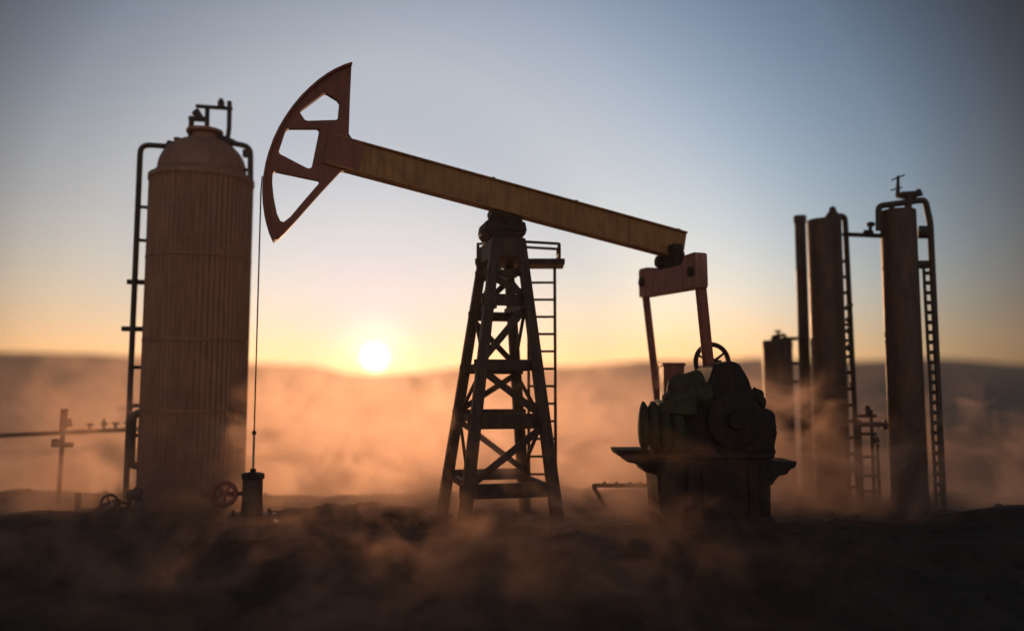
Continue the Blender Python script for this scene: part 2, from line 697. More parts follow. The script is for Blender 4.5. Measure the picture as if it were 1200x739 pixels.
l0 = beam_sz(404, 181.5)
r0 = beam_sz(800, 288.5)
axis = (Vector((r0[0], r0[1])) - Vector((l0[0], l0[1]))).normalized()
perp = Vector((-axis.y, axis.x))
ax3 = bx_ * axis.x + UP * axis.y
up3 = bx_ * perp.x + UP * perp.y
tl, bl_ = beam_sz(580, 209), beam_sz(580, 244.5)
TH = (tl[1] - bl_[1]) * axis.x
BA = beam_pt(l0[0], l0[1]) - ax3 * 0.35
BB = beam_pt(r0[0], r0[1])
bm_ = MB()
bm_.bar(BA, BB, 0.26, TH - 0.10, by_)
for s in (-1, 1):
    bm_.bar(BA + up3 * s * (TH / 2 - 0.025), BB + up3 * s * (TH / 2 - 0.025), 0.40, 0.05, by_)
L = (BB - BA).length
beam = bm_.build('walking_beam', M['beam'], pj, 0.012)
for t in (0.42, 0.66, 0.98):
    c = BA + ax3 * (L * t) + up3 * (TH / 2)
    MB().tube([c - up3 * 0.02, c + up3 * 0.07], 0.05, 8).build('bolt', M['iron'], beam)

# saddle bearing below the beam
mid = BA + ax3 * ((PV - BA).dot(ax3)) - up3 * (TH / 2)
sd = MB()
s0 = TT + UP * 0.103
top_c = Vector((mid.x, mid.y, mid.z - 0.10))
cpy = lambda px, py: P(px, py, 21.3)
sd.quadbox([s0 + tx * (sx * w) + ty * (sy * d) + UP * h for h, w, d in ((0.0, 0.40, 0.5), (0.22, 0.56, 0.56)) for sx, sy in ((-1, -1), (1, -1), (1, 1), (-1, 1))])
zb = (mid.z - 0.24) - s0.z
sd.quadbox([s0 + tx * (sx * w) + ty * (sy * d) + UP * h for h, w, d in ((0.222, 0.565, 0.56), (max(0.5, zb), 0.53, 0.5)) for sx, sy in ((-1, -1), (1, -1), (1, 1), (-1, 1))])
saddle = sd.build('saddle_bearing', M['iron'], pj, 0.05)
pin = s0 + UP * (max(0.5, zb) + 0.0)
MB().tube([pin - by_ * 0.60, pin + by_ * 0.60], 0.11, 20).build('pivot_shaft', M['iron'], saddle)
MB().bar(Vector((pin.x, pin.y, pin.z)), mid + up3 * 0.05, 0.5, 0.86, by_).build('beam_clamp', M['tower'], saddle, 0.02)
# thin curved guard sheet beside the saddle
g0 = P(566, 281, 21.9)
gp = MB()
for i in range(6):
    t0, t1 = i / 6, (i + 1) / 6
    q = [P(lerp(566, 578, math.sin(t * 1.5)), lerp(284, 256, t), 21.9) for t in (t0, t1)]
    gp.quadbox([q[0] + ty * -0.35, q[0] + ty * 0.35, q[0] + ty * 0.35 + tx * 0.03, q[0] - ty * 0.35 + tx * 0.03,
                q[1] + ty * -0.35, q[1] + ty * 0.35, q[1] + ty * 0.35 + tx * 0.03, q[1] - ty * 0.35 + tx * 0.03])
gp.build('bearing_guard', M['steel'], pj)

# horsehead, measured in the beam's own plane
c3 = lambda u, v: (290 + u * 0.3518, 60 + v * 0.3518)
outer = [(345, 50), (320, 58), (290, 72), (262, 88), (232, 110), (205, 134), (176, 163), (150, 195), (126, 229), (105, 265), (87, 303), (72, 345),
         (62, 382), (55, 422), (53, 460), (55, 500), (60, 538), (66, 566), (76, 600), (90, 632)]
inner = [(104, 627), (122, 610), (160, 568), (200, 522), (250, 466), (310, 402), (330, 398), (352, 300), (340, 286), (336, 278), (340, 160)]
h1 = [(262, 142), (298, 164), (306, 175), (301, 228), (294, 233), (200, 236), (190, 233), (174, 209), (176, 201), (254, 143)]
h2 = [(138, 259), (232, 259), (239, 266), (214, 388), (206, 394), (196, 392), (108, 346), (103, 338), (127, 266)]
h3 = [(93, 402), (236, 432), (240, 440), (196, 490), (142, 554), (120, 571), (109, 568), (98, 545), (87, 490), (82, 440), (84, 408)]
tosz = lambda lp: [beam_sz(*c3(*p)) for p in lp]
hd = MB()
hd.prism([tosz(outer + inner), tosz(h1), tosz(h2), tosz(h3)], 0.20, lambda s, z: beam_pt(s, z), by_)
head = hd.build('horse_head', M['head'], pj)
arc = MB()
oz = tosz(outer)
for (a, b) in zip(oz, oz[1:]):
    arc.bar(beam_pt(*a), beam_pt(*b), 0.46, 0.05, by_)
arc.build('arc_track', M['head'], head)
hub = MB()
for n in (-1, 1):
    hub.bar(BA - ax3 * 0.15 + by_ * n * 0.15, BA + ax3 * 0.75 + by_ * n * 0.15, TH * 0.98, 0.05, up3)
hub.build('mounting_plate', M['head'], head, 0.01)

# hanging cable down to the wellhead
ctop = beam_pt(*beam_sz(*c3(52, 470))) + bx_ * -0.05
ctop2 = beam_pt(*beam_sz(*c3(56, 420))) + bx_ * -0.05
WX, WY = ctop.x, ctop.y
wz = Zof(552, WY)
cb = MB()
for n in (-0.09, 0.09):
    cb.tube([ctop2 + by_ * n, ctop + by_ * n, Vector((WX, WY, lerp(ctop.z, wz, 0.33))) + by_ * n, Vector((WX, WY, wz + 0.9)) + by_ * n * 0.6], 0.016, 8)
cable = cb.build('bridle_cable', M['iron'], pj)
MB().bar(Vector((WX, WY, wz + 0.86)), Vector((WX, WY, wz + 0.94)), 0.09, 0.26, bx_).build('carrier_bar', M['iron'], cable)
MB().tube([Vector((WX, WY, wz + 0.86)), Vector((WX, WY, wz - 0.1))], 0.028, 8).build('polished_rod', M['steel'], cable)

# equalizer and pitman arms
E0 = beam_pt(*beam_sz(786, 327))
Eax = -by_                                   # towards the viewer
HL = 1.62
tilt = UP * 0.055


def eq(n, z):
    return E0 + Eax * n + UP * z + UP * (-0.026 * n)


q = MB()
q.prism([[(-HL, -0.40), (HL, -0.40), (HL + 0.04, -0.30), (HL + 0.02, 0.52), (HL - 0.08, 0.56), (HL - 0.55, 0.54), (HL - 0.66, 0.40), (HL - 0.75, 0.30),
          (-HL + 0.75, 0.30), (-HL + 0.66, 0.36), (-HL + 0.56, 0.46), (-HL + 0.08, 0.46), (-HL, 0.40)]], 0.36, lambda n, z: eq(n, z), bx_)
eqo = q.build('equalizer', M['red'], pj, 0.02)
br = MB()
br.tube([eq(-0.25, 0.52) - bx_ * 0.3, eq(-0.25, 0.52) + bx_ * 0.3], 0.17, 18)
br.bar(eq(-0.25, 0.2), eq(-0.25, 0.52), 0.3, 0.5, bx_)
br.bar(eq(0.3, 0.25), eq(0.3, 0.95), 0.3, 0.34, bx_)
br.bar(eq(-0.3, 0.62), eq(0.55, 0.62), 0.3, 0.2, bx_)
br.build('tail_bearing', M['iron'], eqo, 0.02)
pit_b = []
for n, (pxa, pya, pxb, pyb), w in ((-HL + 0.22, (754, 345, 771, 470), 0.19), (HL - 0.22, (823, 339, 835, 476), 0.25)):
    top = eq(n, 0.05)
    Yt = top.y
    b = P(pxb, pyb, Yt + 0.1)
    pit_b.append(b)
    a = MB()
    tp = P(pxa, pya, Yt)
    a.bar(Vector((top.x, top.y, top.z - 0.2)).lerp(tp, 0.6) + UP * 0.1, b, w, w * 0.8, bx_)
    pa = a.build('pitman_arm', M['head'], pj, 0.02)
    MB().tube([top - bx_ * 0.235, top + bx_ * 0.235], 0.14, 16).build('pin', M['iron'], pa)

# ladder, platform and guard rail behind the tower
YL = 22.9
lt_t, lt_b = P(620, 300, YL), P(620, 600, YL)
xl, xr = P(619.5, 420, YL).x, P(650.5, 420, YL).x
zp = Zof(310, YL)
lad = MB()
for x in (xl, xr):
    lad.bar((x, YL, -0.05), (x, YL, zp - 0.05), 0.085, 0.07, (1, 0, 0))
ladder = lad.build('ladder', M['tower'], pj, 0.008)
nr = 15
z1 = Zof(331, YL)
dz = z1 - Zof(351, YL)
z = z1
while z > 0.2:
    MB().tube([(xl - 0.02, YL, z), (xr + 0.02, YL, z)], 0.035, 8).build('rung', M['tower'], ladder)
    z -= dz
pf = MB()
pa, pb = P(558, 310, YL), P(660, 310, YL)
pf.quadbox([Vector((x, y, zp + h)) for h in (-0.09, 0.06) for x, y in ((pa.x, YL - 0.75), (pb.x, YL - 0.75), (pb.x, YL + 0.25), (pa.x, YL + 0.25))])
plat = pf.build('platform', M['tower'], pj, 0.01)
zr = Zof(290.5, YL)
x0, x1 = P(561, 300, YL).x, P(654, 300, YL).x
for x, k, r in ((x1, 0.55, 0.04), (x0, 0.12, 0.035)):
    gr = MB()
    for y in (YL - 0.68, YL + 0.18):
        xe = lerp(x0, x1, k) 
        gr.bend([(x, y, zp), (x, y, zr), (xe, y, zr + (0.06 if x == x1 else 0))], r, 0.05, 8)
    gr.tube([(x, YL - 0.68, zr), (x, YL + 0.18, zr)], 0.035, 8)
    gr.tube([(x, YL - 0.68, (zr + zp) / 2), (x, YL + 0.18, (zr + zp) / 2)], 0.025, 8)
    gr.build('guard_rail', M['tower'], plat)

# ------------------------------------------------------------------ pump drive (gearbox, flywheel, counterweights)
DY = 21.6
dc = P(828, 560, DY)
dr = thing('pump_drive', 'bulky dark gearbox with spoked flywheel and green counterweights below the equalizer', 'gearbox', (dc.x, DY, 0))
D = lambda px, py, dy=0.0: P(px, py, DY + dy)
# plinth
hx = lambda px: D(px, 500, lerp(0.85, -1.0, (px - 753) / 150.0)).x
hz = lambda py: Zof(py, DY)
ped = MB()
zb1 = Zof(530, DY)
ped.quadbox([Vector((x, y, z)) for z, xa, xb, ya, yb in ((-0.5, hx(752), hx(908), DY - 1.3, DY + 1.1), (0.30, hx(755), hx(904), DY - 1.2, DY + 1.0))
             for x, y in ((xa, ya), (xb, ya), (xb, yb), (xa, yb))])
ped.build('plinth', M['concrete'], dr, 0.08)


def shelf(px0, px1, py, dy, tip):
    # a thick bracketed walkway shelf with a stepped underside
    a, b = D(px0, py, dy), D(px1, py, dy)
    s = -1 if tip == 'left' else 1
    Lx = abs(b.x - a.x)
    x_out = a.x if tip == 'left' else b.x
    m = MB()
    m.prism([[(0, 0), (Lx, 0.0), (Lx, -0.62), (0.72 * Lx, -0.58), (0.62 * Lx, -0.44), (0.52 * Lx, -0.36), (0.3 * Lx, -0.32), (0.2 * Lx, -0.2), (0.06 * Lx, -0.15)]], 1.2,
            lambda u, v: Vector((x_out - s * u, a.y, a.z + v)), (0, 1, 0))
    return m.build('shelf', M['concrete'], dr, 0.03)


shelf(718, 765, 525, 0.3, 'left')
shelf(885, 925, 538, -0.4, 'right')
# gearbox housing: a stepped body seen end on
hs_ = MB()
hs_.prism([[(hx(761), -0.3), (hx(899), -0.3), (hx(902), hz(540)), (hx(903), hz(505)), (hx(896), hz(484)), (hx(884), hz(470)), (hx(874), hz(444)), (hx(862), hz(427)), (hx(850), hz(424)),
            (hx(828), hz(428)), (hx(820), hz(448)), (hx(800), hz(462)), (hx(772), hz(470)), (hx(757), hz(478)), (hx(752), hz(500)), (hx(754), hz(535))]], 1.9,
          lambda x, z: Vector((x, DY - 0.1, z)), (0, 1, 0))
hous = hs_.build('housing', M['iron'], dr, 0.12)
for s in (-1.0, 1.0):
    f = MB()
    yv = DY - 0.1 + s * 0.98
    c = Vector((hx(852), yv, hz(490)))
    f.lathe([(0.70, 0.0), (0.70, 0.08), (0.6, 0.12), (0.24, 0.14), (0.2, 0.30)], c, 36, frame=(Vector((1, 0, 0)), Vector((0, 0, 1)), Vector((0, s, 0))))
    f.build('bearing_cover', M['iron'], hous)
# red box tank on the left
bx2 = MB()
bx2.quadbox([Vector((x, y, z)) for z in (hz(470), hz(427)) for x, y in ((hx(776), DY + 0.2), (hx(803), DY + 0.2), (hx(803), DY + 0.85), (hx(776), DY + 0.85))])
bx2.quadbox([Vector((x, y, z)) for z in (hz(428.5), hz(424.5)) for x, y in ((hx(774.5), DY + 0.16), (hx(804.5), DY + 0.16), (hx(804.5), DY + 0.9), (hx(774.5), DY + 0.9))])
bx2.build('fuel_box', M['head'], dr, 0.02)
# ribs, bolted joint and oil pipes on the housing
for px in (792, 812, 872, 888):
    MB().bar(Vector((hx(px), DY - 1.06, 0.35)), Vector((hx(px), DY - 1.06, hz(540))), 0.10, 0.10, (1, 0, 0)).build('rib', M['iron'], hous, 0.01)
MB().quadbox([Vector((x, y, z)) for z in (hz(532), hz(526)) for x, y in ((hx(751), DY - 1.17), (hx(905), DY - 1.17), (hx(905), DY + 0.96), (hx(751), DY + 0.96))]).build('joint_flange', M['iron'], hous, 0.02)
for i in range(11):
    px = 762 + i * 13.5
    MB().tube([Vector((hx(px), DY - 1.10, hz(534.5))), Vector((hx(px), DY - 1.10, hz(523.5)))], 0.045, 6).build('bolt', M['iron'], hous)
# spoked flywheel
fw = MB()
fy = DY + 1.05
fc = P(834.5, 424.5, fy)
fr = 23.5 / FPX * fy
fw.torus(fc, (0.25, -1, 0), fr - 0.06, 0.07, 40, 10)
fwo = fw.build('flywheel', M['iron'], dr)
hb = MB()
nn = Vector((0.25, -1, 0)).normalized()
hb.tube([fc - nn * 0.14, fc + nn * 0.14], 0.11, 16)
hb.tube([fc, fc + nn * 0.45], 0.06, 12)
hb.build('hub', M['iron'], fwo)
aa = nn.cross(UP).normalized()
for i in range(6):
    t = R(60 * i + 25)
    d = aa * math.cos(t) + UP * math.sin(t)
    MB().bar(fc + d * 0.09, fc + d * (fr - 0.08), 0.09, 0.06, nn, 0.07, 0.05).build('spoke', M['iron'], fwo)
# counterweights: lobed green castings round the crank ends
cw = MB()
for i, (px, py, rx, rz, dy) in enumerate(((754.5, 498, 0.15, 0.62, -0.95), (766, 500, 0.17, 0.66, -1.1), (779, 503, 0.18, 0.62, -1.2), (793, 507, 0.2, 0.6, -1.2))):
    cw.blob(P(px, py, DY + dy), (rx, 0.42, rz), i + 1.3, 0.12, 1.5)
cwo = cw.build('counterweight', M['green'], dr)
m = MB()
m.prism([[(hx(754), hz(482)), (hx(800), hz(484)), (hx(800), hz(471)), (hx(785), hz(467)), (hx(757), hz(470))]], 1.1, lambda x, z: Vector((x, DY - 1.0, z)), (0, 1, 0))
m.build('cap_plate', M['green'], cwo, 0.05)
cw = MB()
for i, (px, py, rx, rz, dy) in enumerate(((797, 455, 0.34, 0.36, -0.9), (812, 448, 0.3, 0.32, -0.95), (806, 466, 0.4, 0.3, -1.0), (822, 462, 0.3, 0.34, -1.0), (790, 468, 0.3, 0.2, -1.05))):
    cw.blob(P(px, py, DY + dy), (rx, 0.3, rz), i + 7.3, 0.22, 1.8)
cw.build('counterweight', M['green'], dr)
cw = MB()
for i, (px, py, rx, rz, dy) in enumerate(((886, 468, 0.22, 0.3, -0.5), (896, 500, 0.28, 0.52, -0.6), (892, 524, 0.34, 0.4, -0.6))):
    cw.blob(P(px, py, DY + dy), (rx, 0.34, rz), i + 3.1, 0.3, 2.0)
cw.build('counterweight', M['iron'], dr)
# crank arms carrying the pitman pins
for b, s in zip(pit_b, (1, -1)):
    c = MB()
    ctr = Vector((hx(852), b.y + 0.25 * s * -1, hz(492)))
    c.bar(ctr, Vector((b.x, ctr.y, b.z)), 0.26, 0.42, (0, 1, 0), 0.24, 0.3)
    c.tube([Vector((b.x, ctr.y - 0.3, b.z)), Vector((b.x, ctr.y + 0.3, b.z))], 0.1, 14)
    c.build('crank_arm', M['iron'], dr, 0.02)

# ------------------------------------------------------------------ wellhead
wp = Vector((WX, WY, 0))
wh = thing('wellhead', 'squat wellhead valve block with round handwheel under the hanging cable', 'wellhead', wp)
pz = lambda py: Zof(py, WY)
px_ = FPX / WY
w = MB()
w.lathe([(0.30, -0.3), (0.30, pz(628)), (0.62, pz(627)), (0.62, pz(612)), (0.50, pz(610)), (0.50, pz(608)), (0.55, pz(607)), (0.55, pz(602)), (0.26, pz(600)), (0.23, pz(585)),
         (0.23, pz(561))], wp, 28)
w.build('body', M['pipe'], wh)
w = MB()
w.lathe([(0.26, pz(561) + 0.003), (0.275, pz(560)), (0.275, pz(555)), (0.2, pz(553.5)), (0.07, pz(553)), (0.07, pz(549))], wp, 8)
w.build('cap', M['iron'], wh)
for i in range(8):
    a = 2 * math.pi * i / 8
    c = wp + Vector((0.44 * math.cos(a), 0.44 * math.sin(a), 0))
    MB().tube([c + UP * (pz(606) - 0.15), c + UP * (pz(602) + 0.08)], 0.045, 6).build('bolt', M['iron'], wh)
hc = P(263, 578.5, WY - 0.1)
hw = MB()
hn = Vector((0.45, -1, 0.1)).normalized()
hr = 12.5 / px_
hw.torus(hc, hn, hr, 0.055, 30, 8)
ha = hn.cross(UP).normalized()
hb_ = hn.cross(ha)
for i in range(5):
    t = R(72 * i + 20)
    d = ha * math.cos(t) + hb_ * math.sin(t)
    hw.tube([hc, hc + d * hr], 0.03, 8)
hw.tube([hc - hn * 0.08, hc + hn * 0.08], 0.07, 12)
hw.build('handwheel', M['head'], wh)
w = MB()
w.bend([hc, hc - hn * 0.3, Vector((WX, WY, hc.z))], 0.05, 0.1, 10)
w.build('stem', M['pipe'], wh)

# ------------------------------------------------------------------ big fluted storage tank
TY = 25.2
tcx = P(230.5, 400, TY).x
ta = Vector((tcx, TY, 0))
tk = thing('storage_tank', 'large fluted brown tank with domed top and pipework, beside the horsehead', 'tank', ta)
tz = lambda py: Zof(py, TY)
tr_ = 58.6 / FPX * TY
m = MB()
zt0 = tz(210)
prof = [(tr_ * 1.02, -0.4), (tr_ * 1.02, 0.5), (tr_, 0.52)]
for i in range(25):
    prof.append((tr_, lerp(0.6, zt0 - 0.2, i / 24)))
prof += [(tr_, zt0 - 0.15)]
m.lathe(prof, ta, 360, 60, 0.05, (0.6, zt0 - 0.19))
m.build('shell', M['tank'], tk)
m = MB()
zd = tz(165)
dome = [(tr_ * 1.018, zt0 - 0.148), (tr_ * 1.018, zt0 + 0.0), (tr_ * 0.97, zt0 + 0.03), (tr_ * 0.86, zt0 + 0.20)]
for i in range(1, 13):
    t = R(90 * i / 13)
    dome.append((max(0.02, tr_ * 0.86 * math.cos(t) ** 0.8), zt0 + 0.20 + (zd - zt0 - 0.15) * math.sin(t)))
m.lathe(dome, ta, 64)
m.build('dome', M['tank'], tk)
for py in (305, 400, 480):
    MB().lathe([(tr_ * 0.99, tz(py) - 0.045), (tr_ * 1.008, tz(py) - 0.04), (tr_ * 1.008, tz(py) + 0.04), (tr_ * 0.99, tz(py) + 0.045)], ta, 64).build('hoop_band', M['tank'], tk)
m = MB()
nx = P(240, 160, TY).x
nc = Vector((nx, TY, 0))
m.lathe([(0.5, tz(176)), (0.42, tz(168)), (0.40, tz(158)), (0.56, tz(157)), (0.56, tz(153.5)), (0.3, tz(152)), (0.1, tz(151))], nc, 24)
m.build('top_nozzle', M['tank'], tk)
T = lambda px, py, dy=0.0: P(px, py, TY + dy)
m = MB()
m.tube([T(242.5, 156), T(243, 124)], 0.075, 10)
m.tube([T(230, 124.5), T(272, 127.5)], 0.065, 10)
m.tube([T(269, 119), T(268.5, 150), T(266, 168)], 0.075, 10)
m.tube([T(259, 116), T(260, 128)], 0.065, 10)
m.lathe([(0.11, 0), (0.11, 0.14)], T(259, 124), 10)
m.tube([T(223, 172), T(224.5, 139)], 0.085, 10)
m.tube([T(222, 139), T(243, 140)], 0.09, 10)
m.tube([T(229, 131), T(238, 141)], [0.14, 0.08], 10)
m.tube([T(256, 161), T(274, 168)], 0.12, 10)
m.tube([T(229, 155), T(256, 162)], 0.09, 10)
m.build('top_frame', M['pipe'], tk)
m = MB()
m.bend([T(268, 167), T(293.5, 172), T(293.5, 214)], 0.09, 0.25, 10)
m.tube([T(284, 199), T(293, 199)], 0.05, 8)
m.bar(T(289, 176), T(289, 184), 0.2, 0.2)
m.build('overflow_pipe', M['pipe'], tk)
sp_y = -0.3
m = MB()
xp = P(155, 400, TY + sp_y).x
m.bend([T(214, 175, sp_y), T(196, 171.5, sp_y), Vector((xp, TY + sp_y, Zof(169.5, TY + sp_y))), Vector((xp, TY + sp_y, -0.2))], 0.088, 0.3, 12)
stand = m.build('standpipe', M['pipe'], tk)
m = MB()
vb = T(203, 172, sp_y)
m.tube([T(197, 171.5, sp_y), T(210, 174, sp_y)], 0.2, 12)
m.tube([T(207, 172, sp_y), T(208, 162.5, sp_y)], 0.075, 8)
m.lathe([(0.12, 0), (0.12, 0.06)], T(208, 164, sp_y), 10)
m.build('valve', M['pipe'], stand)
for py, ext in ((242, 0), (281, 0), (330, 0.18), (385, 0.28), (430, 0), (475, 0.0), (510, 0), (545, 0.0)):
    z = Zof(py, TY + sp_y)
    MB().tube([Vector((xp - 0.06 - ext, TY + sp_y, z)), Vector((tcx - tr_ * 0.95, TY + sp_y * 0.4, z))], 0.055 if ext == 0 else 0.08, 8).build('pipe_bracket', M['pipe'], stand)
m = MB()
m.bend([T(168, 482, -0.8), T(156, 486, -0.8), T(153, 545, -0.8), T(168, 546, -0.8)], 0.11, 0.2, 10)
m.build('drain_pipe', M['pipe'], tk)

# ------------------------------------------------------------------ pipe post, manifold, far pipeline
c = G(68, 592)
po = thing('pipe_post', 'lone leaning pipe post with a thick head, left of the fluted tank', 'post', c)
a, b = P(67.5, 596, c.y), P(75.5, 479, c.y)
b.x = a.x + 0.06
MB().tube([a - UP * 0.2, a.lerp(b, 0.78)], 0.065, 10).build('pole', M['pipe'], po)
m = MB()
m.tube([a.lerp(b, 0.78), b], 0.105, 12)
m.bar(a.lerp(b, 0.90) + Vector((0.1, 0, 0)), a.lerp(b, 0.82) + Vector((0.16, 0, 0)), 0.16, 0.16)
m.build('head', M['head'], po)
m = MB()
q = a.lerp(b, 0.64)
m.tube([q - Vector((0.3, 0, 0)), q + Vector((0.32, 0, 0))], 0.075, 8)
m.tube([q - Vector((0.3, 0, -0.12)), q + Vector((0.05, 0, 0.12))], 0.06, 8)
m.build('crosspiece', M['pipe'], po)

mc = G(130, 604)
mf = thing('valve_manifold', 'low cluster of pipes and valves on the ground at the foot of the fluted tank', 'valve manifold', mc)
F = lambda px, py, dy=0.0: P(px, py, mc.y + dy)
m = MB()
m.tube([F(94, 598), F(172, 598)], 0.09, 10)
m.tube([F(96, 605, -0.2), F(150, 606, -0.2)], 0.07, 10)
m.tube([F(91, 612), F(91.5, 577)], 0.085, 10)
m.tube([F(136, 612), F(137, 585)], 0.10, 10)
m.tube([F(122, 612), F(123, 590)], 0.09, 10)
m.tube([F(151, 612), F(152, 580)], 0.06, 10)
m.tube([F(163, 612), F(163, 578)], 0.06, 10)
m.build('pipework', M['pipe'], mf)
for px, py, r in ((128, 588, 0.2), (142, 597, 0.2), (119, 600, 0.17)):
    m = MB()
    m.torus(F(px, py, -0.25), (0.3, -1, 0.2), r, 0.035, 20, 6)
    for i in range(4):
        t = R(90 * i + 20)
        m.tube([F(px, py, -0.25), F(px, py, -0.25) + Vector((math.cos(t), -0.05, math.sin(t))) * r], 0.022, 6)
    m.tube([F(px, py, -0.25), F(px, py, 0.05)], 0.04, 8)
    m.build('handwheel', M['iron'], mf)
for px, py in ((153, 580), (163, 592), (160, 577)):
    m = MB()
    m.lathe([(0.05, -0.08), (0.16, -0.06), (0.11, 0.06), (0.05, 0.08)], F(px, py, -0.12), 14, frame=(Vector((1, 0, 0)), UP, Vector((0, -1, 0))))
    m.build('gauge', M['dull'], mf)

PYY = 28.6
pl0, pl1 = P(-60, 513, PYY), P(215, 500, PYY)
plc = pl0.lerp(pl1, 0.4)
gz = height(plc.x, plc.y)
pl = thing('pipeline', 'raised thin pipeline running level behind the lone pipe post to the fluted tank', 'pipeline', (plc.x, plc.y, gz))
m = MB()
m.tube([pl0, pl1], 0.075, 12)
m.build('pipe', M['pipe'], pl)
for t in (0.10, 0.90):
    q = pl0.lerp(pl1, t)
    m = MB()
    m.bar(Vector((q.x, q.y, height(q.x, q.y) - 0.3)), q - UP * 0.1, 0.12, 0.12)
    m.bar(q - Vector((0.2, 0, 0.14)), q + Vector((0.2, 0, -0.14)), 0.16, 0.08)
    m.build('support', M['pipe'], pl)
for t in (0.60, 0.66, 0.71, 0.76):
    q = pl0.lerp(pl1, t)
    m = MB()
    m.tube([q, q + UP * (0.26 if t != 0.66 else 0.4)], 0.05, 8)
    m.tube([q + UP * 0.24 - Vector((0.12, 0, 0)), q + UP * 0.24 + Vector((0.12, 0, 0))], 0.04, 8)
    m.build('valve', M['pipe'], pl)

# ------------------------------------------------------------------ the columns on the right
K8 = lambda u, v: (860 + u * 0.3248, 190 + v * 0.3248)


def column(name, label, cat, pxl, pxr, pytop, Y, flange=0.0, lip=None):
    cx = P((pxl + pxr) / 2, 400, Y).x
    r = (pxr - pxl) / 2 / FPX * Y
    root = thing(name, label, cat, (cx, Y, 0))
    zt = Zof(pytop, Y)
    m = MB()
    pr = [(r * 1.04, -0.4), (r * 1.04, 0.35), (r, 0.37)]
    for k in (0.3, 0.55, 0.8):
        pr += [(r, zt * k - 0.04), (r * 1.015, zt * k - 0.035), (r * 1.015, zt * k + 0.035), (r, zt * k + 0.04)]
    pr += [(r, zt - 0.25), (r * (1.0 + flange), zt - 0.24), (r * (1.0 + flange), zt - 0.02), (r * (0.96 + flange), zt), (r * 0.3, zt + 0.02)]
    m.lathe(pr, (cx, Y, 0), 48)
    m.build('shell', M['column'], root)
    return root, cx, r, zt


def ladder_on(root, x0, x1, Y, z0, z1, step, rr=0.045, rail=0.06, lean=0.0):
    m = MB()
    for x in (x0, x1):
        m.tube([(x, Y, z0), (x + lean, Y, z1)], rail, 8)
    lad = m.build('ladder', M['pipe'], root)
    z = z0 + step
    while z < z1 - 0.05:
        k = (z - z0) / (z1 - z0) * lean
        MB().tube([(x0 + k, Y, z), (x1 + k, Y, z)], rr, 6).build('rung', M['pipe'], lad)
        z += step
    return lad


def valve_top(root, p, s=1.0, mat='pipe'):
    m = MB()
    m.lathe([(0.10 * s, -0.05), (0.16 * s, 0), (0.16 * s, 0.12 * s), (0.07 * s, 0.16 * s), (0.06 * s, 0.42 * s), (0.17 * s, 0.43 * s), (0.17 * s, 0.50 * s), (0.04 * s, 0.52 * s)], p, 12)
    m.tube([Vector(p) + Vector((-0.3 * s, 0, 0.08 * s)), Vector(p) + Vector((0.3 * s, 0, 0.08 * s))], 0.08 * s, 8)
    return m.build('valve', M[mat], root)


# short drum
Y4 = 29.5
r4, cx4, rad4, z4 = column('drum_tank', 'short narrow drum tank with a valve on top, lowest of the right-hand vessels', 'tank', 893.5, 927.5, 399, Y4, 0.03)
valve_top(r4, (P(912, 400, Y4).x, Y4, z4), 0.75)
m = MB()
m.bend([P(905, 398, Y4 - 0.1), P(906, 394, Y4 - 0.1), P(919, 392, Y4 - 0.1), P(922, 398, Y4 - 0.1)], 0.06, 0.05, 8)
m.build('vent_pipe', M['pipe'], r4)
m = MB()
for py in (396.5, 425, 447):
    m.tube([P(918, py, Y4 - 0.3), P(946, py, Y4 - 0.3)], 0.065, 8)
m.tube([P(937, 396, Y4 - 0.3), Vector((P(937, 420, Y4 - 0.3).x, Y4 - 0.3, 0))], 0.055, 8)
m.build('side_pipe', M['pipe'], r4)

# slim stack
Y3 = 27.6
r3, cx3, rad3, z3 = column('vent_stack', 'slim straight vent stack with a flared lip, left of the ladder column', 'vent stack', 935.5, 948.5, 253, Y3, 0.14)

# middle column with ladder
Y2 = 26.3
r2, cx2, rad2, z2 = column('process_column', 'wide brown process column with pointed vent on top, between slim stack and ladder', 'process column', 951, 989.8, 258, Y2, 0.0)
C2 = lambda px, py, dy=0.0: P(px, py, Y2 + dy)
m = MB()
m.lathe([(0.32, z2), (0.26, z2 + 0.12), (0.12, z2 + 0.30), (0.10, z2 + 0.42), (0.02, z2 + 0.47)], (C2(976, 255).x, Y2, 0), 16)
m.build('vent', M['column'], r2)
m = MB()
pxr2 = C2(996, 400).x
m.bend([C2(979, 268), C2(979, 253), C2(990, 253), Vector((C2(991, 268).x, Y2, Zof(268, Y2))), Vector((C2(1002, 470).x, Y2, 0.0))], 0.09, 0.22, 10)
m.build('downpipe', M['pipe'], r2)
la = MB()
zz = Zof(306, Y2)
k = 0
while zz > 0.3:
    pyv = proj((cx2, Y2, zz))[1]
    xo = lerp(C2(991, 268).x, C2(1002, 470).x, (Zof(268, Y2) - zz) / Zof(268, Y2))
    MB().tube([(cx2 + rad2 * 0.9, Y2, zz), (xo, Y2, zz)], 0.055, 8).build('rung', M['pipe'], r2)
    zz -= 0.52
    k += 1
m = MB()
xa = cx2 + rad2 + 0.16
m.tube([(xa, Y2 - 0.1, Zof(350, Y2)), (xa + 0.1, Y2 - 0.1, 0)], 0.06, 8)
for py in (357, 372, 385, 405):
    m.tube([C2(993, py, -0.1), C2(997, py + 3, -0.1)], 0.13, 8)
m.build('side_pipe', M['pipe'], r2)

